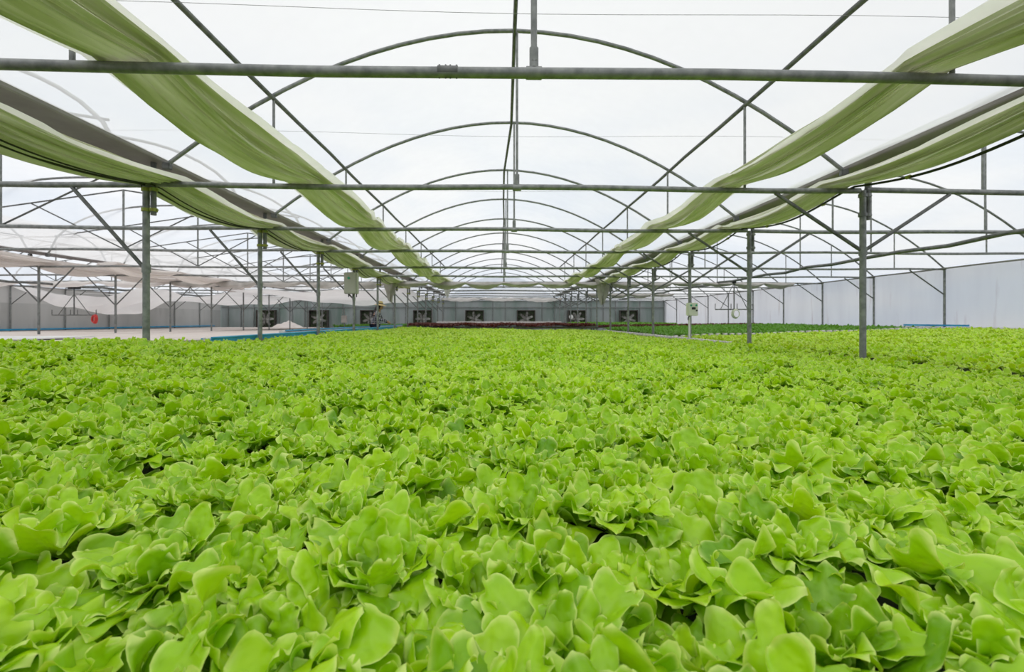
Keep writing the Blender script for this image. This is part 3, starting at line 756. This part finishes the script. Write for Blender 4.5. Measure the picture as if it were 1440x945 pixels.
# white growing channels ending at the right post row
def channel(x0, x1, y, zf, name, label, grp):
    w, h = .05, .045; mb = MB(); c = ((x0 + x1) / 2, y, zf((x0 + x1) / 2))
    vs = []
    for x in (x0, x1):
        for (a, b) in ((-w, 0), (w, 0), (w, h), (w * .8, h + .006), (-w * .8, h + .006), (-w, h)): vs.append((x - c[0], a, zf(x) + b - c[2]))
    fs = [(i, (i + 1) % 6, 6 + (i + 1) % 6, 6 + i) for i in range(6)] + [(5, 4, 3, 2, 1, 0), (6, 7, 8, 9, 10, 11)]
    o = mb.add(vs, fs).build(name, M['channel'], smooth=False); o.location = c
    return tag(o, label, 'growing channel', grp)
zc = lambda x: CZ - (.285 + .125 * (x + 4.2) / 8.7) - DROP + .052
for i in range(42):
    y = 8.6 + i * .25
    channel(4.44, 4.58, y, lambda x: CZ - .475, 'growing_channel', 'white growing channel end poking out of the big bed beside the posts', 'channel ends of the big bed')
for i in range(40):
    channel(4.9 + .2 * i, 4.99 + .2 * i, 12.32, lambda x: top_right(x, 0) - .075, 'growing_channel', 'small white channel end between the bright and the darker lettuce', 'small white channel ends')

# blue-lined collecting trough on the left edge of the big bed
def trough(xc, ya, yb, z, mat_in, label):
    o = empty('drain_trough', (xc, ya, z)); l = yb - ya
    prof = [(-.08, .03), (-.07, .03), (-.06, -.03), (.06, -.03), (.07, .03), (.08, .03), (.065, -.04), (-.065, -.04)]
    vs = [(a, yy, b) for yy in (0, l) for a, b in prof]; n = 8
    MB().add(vs, [(i, (i + 1) % n, n + (i + 1) % n, n + i) for i in range(n)] + [tuple(range(n))[::-1], tuple(range(n, 2 * n))]).build('liner', mat_in, o, smooth=False)
    MB().tube([(-.02, 0, .01), (-.02, l, .01)], .03, 10).build('pipe', M['white'], o)
    MB().tube([(.08, 0, .035), (.08, l, .035)], .016, 8).build('rim', M['blue'], o)
    for k in range(int(l / 3) + 1):
        MB().box((0, .2 + k * (l - .4) / max(1, int(l / 3)), -(z + .04) / 2), (.05, .05, z - .04)).build('leg', M['steel_dark'], o, smooth=False)
    return tag(o, label, 'trough')
trough(-4.33, 6.7, 18.6, CZ - .30, M['blue'], 'blue lined drain trough with white pipe along the edge of the lettuce')
trough(-5.05, 10.5, 23.0, CZ - .285, M['white'], 'white drain trough with blue rim beside the person')

# heap of crumpled white cloth on the empty bed
def heap(x, y, z, w, d, h, mat, label, seed):
    rg_ = random.Random(seed); vs = []; n = 30
    for j in range(n + 1):
        for i in range(n + 1):
            u, v = i / n * 2 - 1, j / n * 2 - 1; r = math.hypot(u, v); e = max(0, 1 - r * r)
            zz = h * e ** .8 * (1 + .35 * math.sin(5 * u + seed) * math.cos(4 * v)) + .04 * math.sin(13 * u + 9 * v) * e
            vs.append((u * w, v * d, max(0, zz)))
    fs = [(j * (n + 1) + i, j * (n + 1) + i + 1, (j + 1) * (n + 1) + i + 1, (j + 1) * (n + 1) + i) for j in range(n) for i in range(n)]
    o = MB().add(vs, fs).build('cloth_heap', mat); o.location = (x, y, z); tag(o, label, 'cloth')
heap(-15.3, 32.6, .51, 1.05, .7, .36, M['curtain_beige'], 'heap of crumpled pale cloth on the empty bed before the fans', 1)

# ------------------------------------------------------------------ boxes on posts
o = empty('control_box', (XL + .0, dn(5) - .14, CZ + .72))
tag(o, 'grey metal control box with a green lamp, high on a post', 'control box')
MB().box((-.02, 0, .32), (.36, .2, .6), .015).build('cabinet', M['box'], o); MB().box((-.02, -.105, .32), (.31, .012, .55), .004).build('door', M['box'], o)
MB().tube([(-.06, -.125, .46), (-.06, -.10, .46)], .035, 14).build('lamp', M['green'], o)
for sx in (-.1, .02, .12): MB().tube([(sx, 0, .03), (sx, 0, -.07)], .016, 8).build('cable_gland', M['black'], o)
o = empty('control_box', (XR, dn(4) - .12, CZ - .0))
tag(o, 'cream switch box with green and black buttons on a post', 'control box')
MB().box((0, 0, .25), (.23, .14, .30), .012).build('cabinet', M['boxw'], o)
for sx, sz in ((-.05, .34), (.07, .34)): MB().tube([(sx, -.085, sz), (sx, -.065, sz)], .022, 12).build('green_button', M['green'], o)
MB().box((.01, -.075, .27), (.09, .015, .055), .004).build('display', M['black'], o); MB().tube([(.08, -.085, .22), (.08, -.065, .22)], .02, 12).build('black_button', M['black'], o)
MB().tube([(-.06, 0, .1), (-.06, 0, .02), (-.06, 0, -.55)], .022, 10).build('conduit', M['white'], o)
MB().tube([(-.06, -.02, .1), (-.1, -.02, .05), (-.1, -.02, .0)], .012, 8).build('cable_gland', M['black'], o)
o = empty('control_box', (x_at(485, dn(9)), dn(9) - .1, CZ + .0))
tag(o, 'small grey box in the distance below the grey control box', 'control box')
MB().box((0, 0, .05), (.26, .14, .36), .01).build('cabinet', M['curtain_grey'], o); MB().tube([(0, 0.05, -CZ), (0, .05, .6)], .02, 8).build('stand_pipe', M['steel'], o)

# ------------------------------------------------------------------ boom rails and spray booms
def rail(x, ya, yb, z, r, label):
    o = MB().tube([(x + .02 * math.sin(y), y, z + .03 * math.cos(y * 2.51)) for y in np.linspace(ya, yb, 30)], r, 10).build('boom_rail', M['steel_dark'], origin=(x, ya, z)); tag(o, label, 'rail'); return o
rail(8.9, 3.5, dn(13), CZ + 1.50, .042, 'dark lengthwise rail pipe under the cross pipes near the pale wall')
rail(-17.3, 6.0, dn(13), CZ + 1.38, .045, 'dark lengthwise rail pipe high up near the grey wall')
def boom(x, y, ztop, zbar, w, label, hose, left=False):
    o = empty('spray_boom', (x, y, ztop)); h = zbar - ztop
    MB().box((0, 0, -.02), (.45 if left else .12, .12, .1), .01).build('trolley', M['black'], o)
    MB().tube([(0, 0, 0), (0, 0, h)], .022, 8).build('mast', M['steel_dark'], o)
    MB().tube([(-w / 2, 0, h), (w / 2, 0, h)], .022, 8).build('spray_bar', M['steel_dark'], o)
    for s in (-1, 1): MB().tube([(0, 0, -.28 if left else -.05), (s * w * .36, 0, h)], .014, 8).build('stay', M['steel_dark'], o)
    for s in (-.5, -.08, .08, .5): MB().tube([(s * w, 0, h), (s * w, 0, h + .22)], .014, 8).build('nozzle', M['steel_dark'], o)
    mb = MB(); hx = w * .48 if left else .05
    for k in range(4):
        rr = .15 - .012 * k
        mb.tube([(hx + (rr * .6 if left else rr) * math.cos(t) , -.03 * k, h - .16 + rr * math.sin(t) * 1.2) for t in np.linspace(0, 2 * PI, 22)], .013 if not left else .02, 6, cap=False)
    mb.build('hose_coil', M[hose], o); return tag(o, label, 'spray boom')
boom(8.9, 16.6, CZ + 1.46, CZ + .40, 1.45, 'hanging spray boom with a coiled hose before the pale wall', 'tape')
boom(-17.3, 18.6, CZ + 1.33, CZ + .20, 1.75, 'hanging spray boom with a red hose before the grey wall', 'red', True)
# hanging sprayer at the left edge of the picture
o = empty('hanging_sprayer', (-8.42, 7.45, CZ + 2.9)); tag(o, 'white hanging sprayer on a thin hose above the white board', 'sprayer')
MB().tube([(0, 0, 0), (.01, 0, -1.2), (0, 0, -2.42)], .018, 8).build('hose', M['channel'], o)
MB().tube([(0, 0, -2.28), (0, 0, -2.36), (0, 0, -2.46), (0, 0, -2.52)], [.03, .075, .085, .03], 14).build('weight', M['white'], o)
MB().tube([(.03, 0, -2.70), (.03, 0, -2.86)], .028, 10).build('connector', M['black'], o)
MB().tube([(0.0, 0, -2.5), (.03, 0, -2.72)], .008, 8).build('wire', M['cable'], o)
MB().tube([(-.6, 0, -2.92), (-.57, 0, -2.92), (.14, 0, -2.92), (.18, 0, -2.92), (.20, 0, -2.92)], [.03, .065, .065, .05, .02], 14).tube([(.03, 0, -2.88), (.03, 0, -2.83)], .035, 10).build('body', M['white'], o)

# ------------------------------------------------------------------ the person picking at the left edge of the bed
def skin(name, chain, mat, parent, root=0, sub=2):
    """chain: (verts, edges, radii)"""
    vs, es, rs = chain
    me = bpy.data.meshes.new(name); me.from_pydata(vs, es, []); o = bpy.data.objects.new(name, me); C.objects.link(o); o.parent = parent
    sk = o.modifiers.new('skin', 'SKIN'); sk.use_smooth_shade = True
    for i, d in enumerate(me.skin_vertices[0].data): d.radius = (rs[i] if isinstance(rs[i], tuple) else (rs[i], rs[i])); d.use_root = (i == root)
    ss = o.modifiers.new('sub', 'SUBSURF'); ss.levels = sub; ss.render_levels = sub
    me.materials.append(mat); return o
def ellipsoid(c, r, seg=20, ring=14):
    vs = [(c[0], c[1], c[2] + r[2])]
    for j in range(1, ring):
        t = PI * j / ring
        for i in range(seg):
            p = 2 * PI * i / seg; vs.append((c[0] + r[0] * math.sin(t) * math.cos(p), c[1] + r[1] * math.sin(t) * math.sin(p), c[2] + r[2] * math.cos(t)))
    vs.append((c[0], c[1], c[2] - r[2])); fs = [(0, 1 + i, 1 + (i + 1) % seg) for i in range(seg)]
    for j in range(ring - 2):
        for i in range(seg):
            a = 1 + j * seg + i; b = 1 + j * seg + (i + 1) % seg; fs.append((a, a + seg, b + seg, b))
    l = len(vs) - 1; fs += [(l, 1 + (ring - 2) * seg + (i + 1) % seg, 1 + (ring - 2) * seg + i) for i in range(seg)]
    return vs, fs
P = empty('person', (-4.68, 16.9, 0)); P.rotation_euler = (0, 0, 0)
tag(P, 'person in a straw hat and checked shirt bending over the lettuce, arms forward', 'person')
# +x is forward (towards the bed); the back is bent slightly
# joints
pel = (0, 0, .88); ch = (.06, 0, 1.22); nk = (.14, 0, 1.40); hd = (.19, 0, 1.52)
V = [pel, (.03, 0, 1.05), ch, nk, hd,
     (.0, -.09, .82), (.03, -.10, .46), (-.02, -.10, .09), (.12, -.11, .04),
     (.0, .09, .82), (-.04, .10, .46), (-.10, .10, .09), (.04, .11, .04),
     (.08, -.18, 1.31), (.20, -.22, 1.08), (.40, -.16, 1.02), (.47, -.14, 1.00),
     (.08, .18, 1.31), (.18, .22, 1.08), (.36, .14, .98), (.43, .12, .96)]
E = [(0, 1), (1, 2), (2, 3), (3, 4), (0, 5), (5, 6), (6, 7), (7, 8), (0, 9), (9, 10), (10, 11), (11, 12), (2, 13), (13, 14), (14, 15), (15, 16), (2, 17), (17, 18), (18, 19), (19, 20)]
Rr = [(.14, .15), (.13, .14), (.13, .16), .055, .085, .085, .06, .04, .035, .085, .06, .04, .035, .06, .045, .035, .028, .06, .045, .035, .028]
skin('body', (V, E, Rr), M['skin'], P)
# shirt: torso and sleeves
V2 = [(-.01, 0, .76), (.03, 0, 1.05), (.06, 0, 1.22), (.12, 0, 1.36), (.08, -.18, 1.31), (.20, -.23, 1.08), (.475, -.14, 1.0), (.08, .18, 1.31), (.18, .23, 1.08), (.44, .12, .96)]
E2 = [(0, 1), (1, 2), (2, 3), (2, 4), (4, 5), (5, 6), (2, 7), (7, 8), (8, 9)]
skin('shirt', (V2, E2, [(.175, .19), (.165, .18), (.16, .19), .075, .082, .066, .052, .082, .066, .052]), M['check'], P)
V3 = [(0, 0, .88), (0, -.09, .80), (.03, -.10, .46), (-.02, -.10, .12), (0, .09, .80), (-.04, .10, .46), (-.10, .10, .12)]
skin('trousers', (V3, [(0, 1), (1, 2), (2, 3), (0, 4), (4, 5), (5, 6)], [(.15, .17), .10, .08, .062, .10, .08, .062]), M['trouser'], P)
for sgn, w in ((-1, (.47, -.14, 1.0)), (1, (.43, .12, .96))):
    palm = Vector(w)
    vs = [tuple(palm), tuple(palm + Vector((.045, 0, -.01))), tuple(palm + Vector((.085, 0, -.02)))]
    es = [(0, 1), (1, 2)]; rs = [(.022, .03), (.016, .038), (.012, .036)]
    for k, (dy, ln) in enumerate(((-.03, .06), (-.01, .072), (.01, .068), (.03, .052))):
        b = len(vs); p0 = palm + Vector((.085, dy, -.022)); vs += [tuple(p0), tuple(p0 + Vector((ln * .55, 0, -.018))), tuple(p0 + Vector((ln * .85, 0, -.045)))]
        es += [(2, b), (b, b + 1), (b + 1, b + 2)]; rs += [.009, .009, .007]
    b = len(vs); vs += [tuple(palm + Vector((.04, -.045 * sgn, -.01))), tuple(palm + Vector((.08, -.06 * sgn, -.03)))]; es += [(1, b), (b, b + 1)]; rs += [.011, .009]
    skin('hand', (vs, es, rs), M['skin'], P, sub=1)
# head with face
hv, hf = ellipsoid((.20, 0, 1.545), (.092, .074, .115))
hb = MB().add(hv, hf)
hb.add(*ellipsoid((.295, 0, 1.53), (.02, .014, .024), 10, 8)); hb.add(*ellipsoid((.205, -.075, 1.54), (.018, .01, .03), 10, 8)); hb.add(*ellipsoid((.205, .075, 1.54), (.018, .01, .03), 10, 8))
hb.build('head', M['skin'], P)
for s in (-1, 1): MB().add(*ellipsoid((.281, s * .03, 1.553), (.010, .014, .008), 10, 8)).build('eye', M['black'], P)
MB().add(*ellipsoid((.283, 0, 1.487), (.010, .026, .007), 10, 8)).build('mouth', M['red'], P)
hc = MB().add(*ellipsoid((.165, 0, 1.56), (.105, .092, .115)))
# scarf falling to the shoulders
nz, na = 10, 24; vs = []
for j in range(nz + 1):
    v = j / nz; z = 1.61 - .42 * v; cx = .15 - .10 * v; w = .105 + .085 * v
    for i in range(na):
        a = PI * .33 + (2 * PI - .66 * PI) * i / (na - 1)
        vs.append((cx + math.cos(a) * w * (1 + .05 * math.sin(5 * a)), math.sin(a) * w * 1.05, z))
hc.add(vs, [(j * na + i, j * na + i + 1, (j + 1) * na + i + 1, (j + 1) * na + i) for j in range(nz) for i in range(na - 1)])
hc.build('headscarf', M['hair'], P)
# straw hat: crown and brim
prof = [(0, .15), (.05, .148), (.085, .13), (.097, .08), (.10, .03), (.13, .012), (.19, -.004), (.225, -.02), (.224, -.028), (.18, -.012), (.12, .0), (.0, .0)]
seg = 28; vs = [(r * math.cos(2 * PI * k / seg) + .20, r * math.sin(2 * PI * k / seg), z + 1.625 - .12 * (r * math.cos(2 * PI * k / seg))) for r, z in prof for k in range(seg)]
hat = MB().add(vs, [(j * seg + k, j * seg + (k + 1) % seg, (j + 1) * seg + (k + 1) % seg, (j + 1) * seg + k) for j in range(len(prof) - 1) for k in range(seg)]).build('straw_hat', M['straw'], P)
prof2 = [(.0995, .035), (.104, .035), (.104, .065), (.0985, .065)]
vs = [(r * math.cos(2 * PI * k / seg) + .20, r * math.sin(2 * PI * k / seg), z + 1.625 - .12 * (r * math.cos(2 * PI * k / seg))) for r, z in prof2 for k in range(seg)]
MB().add(vs, [(j * seg + k, j * seg + (k + 1) % seg, ((j + 1) % 4) * seg + (k + 1) % seg, ((j + 1) % 4) * seg + k) for j in range(4) for k in range(seg)]).build('hat_band', M['black'], hat)
for s, fx_, fy in ((-1, .03, -.105), (1, -.05, .105)):
    MB().add(*ellipsoid((fx_, fy, .05), (.13, .05, .05), 14, 10)).build('shoe', M['black'], P)

# ------------------------------------------------------------------ sky
w = bpy.data.worlds.new('overcast'); bpy.context.scene.world = w; w.use_nodes = True
nt = w.node_tree; nt.nodes.clear()
out = N(nt, 'ShaderNodeOutputWorld'); bg = N(nt, 'ShaderNodeBackground', Strength=1.0)
tc = N(nt, 'ShaderNodeTexCoord'); mp = N(nt, 'ShaderNodeMapping'); mp.inputs['Scale'].default_value = (1, 1, 3)
L(nt, tc.outputs['Generated'], mp.inputs[0])
nz = N(nt, 'ShaderNodeTexNoise', Scale=3.2, Detail=5); L(nt, mp.outputs[0], nz.inputs[0])
rp = N(nt, 'ShaderNodeValToRGB'); rp.color_ramp.elements[0].position = .42; rp.color_ramp.elements[1].position = .62
rp.color_ramp.elements[0].color = rgb(.66, .76, .90); rp.color_ramp.elements[1].color = rgb(.93, .945, .97)
L(nt, nz.outputs[0], rp.inputs[0])
sp = N(nt, 'ShaderNodeSeparateXYZ'); L(nt, tc.outputs['Generated'], sp.inputs[0])
mr = N(nt, 'ShaderNodeMapRange'); mr.inputs['From Min'].default_value = .18; mr.inputs['From Max'].default_value = .50; L(nt, sp.outputs[2], mr.inputs[0])
mx = N(nt, 'ShaderNodeMix', data_type='RGBA'); L(nt, mr.outputs[0], mx.inputs[0]); L(nt, rp.outputs[0], mx.inputs[6]); mx.inputs[7].default_value = rgb(.885, .895, .91)
L(nt, mx.outputs[2], bg.inputs[0]); L(nt, bg.outputs[0], out.inputs[0])
# soft bright zenith of the overcast sky
sd = bpy.data.lights.new('overcast_sun', 'SUN'); sd.energy = 1.1; sd.angle = math.radians(60); sd.color = (1, .99, .96)
so = bpy.data.objects.new('overcast_sun', sd); C.objects.link(so); so.rotation_euler = (math.radians(14), math.radians(-10), 0)

# ------------------------------------------------------------------ camera
cam = bpy.data.cameras.new('camera'); co = bpy.data.objects.new('camera', cam); C.objects.link(co)
co.location = (0, 0, CZ); co.rotation_euler = (PI / 2, 0, -math.atan(TH))
cam.sensor_width = 36; cam.lens = 36 * 625 / 1440; cam.shift_y = -22.5 / 1440
cam.clip_start = .02; cam.clip_end = 400
cam.dof.use_dof = True; cam.dof.focus_distance = 1.5; cam.dof.aperture_fstop = 5.6
sc = bpy.context.scene; sc.camera = co
sc.view_settings.view_transform = 'Standard'; sc.view_settings.look = 'None'; sc.view_settings.gamma = 1
sc.view_settings.use_curve_mapping = False; sc.view_settings.exposure = 0.0
sc.cycles.use_adaptive_sampling = True; sc.cycles.adaptive_threshold = 0.03
sc.cycles.max_bounces = 7; sc.cycles.diffuse_bounces = 4; sc.cycles.glossy_bounces = 2; sc.cycles.transmission_bounces = 4; sc.cycles.transparent_max_bounces = 12
sc.cycles.use_denoising = True
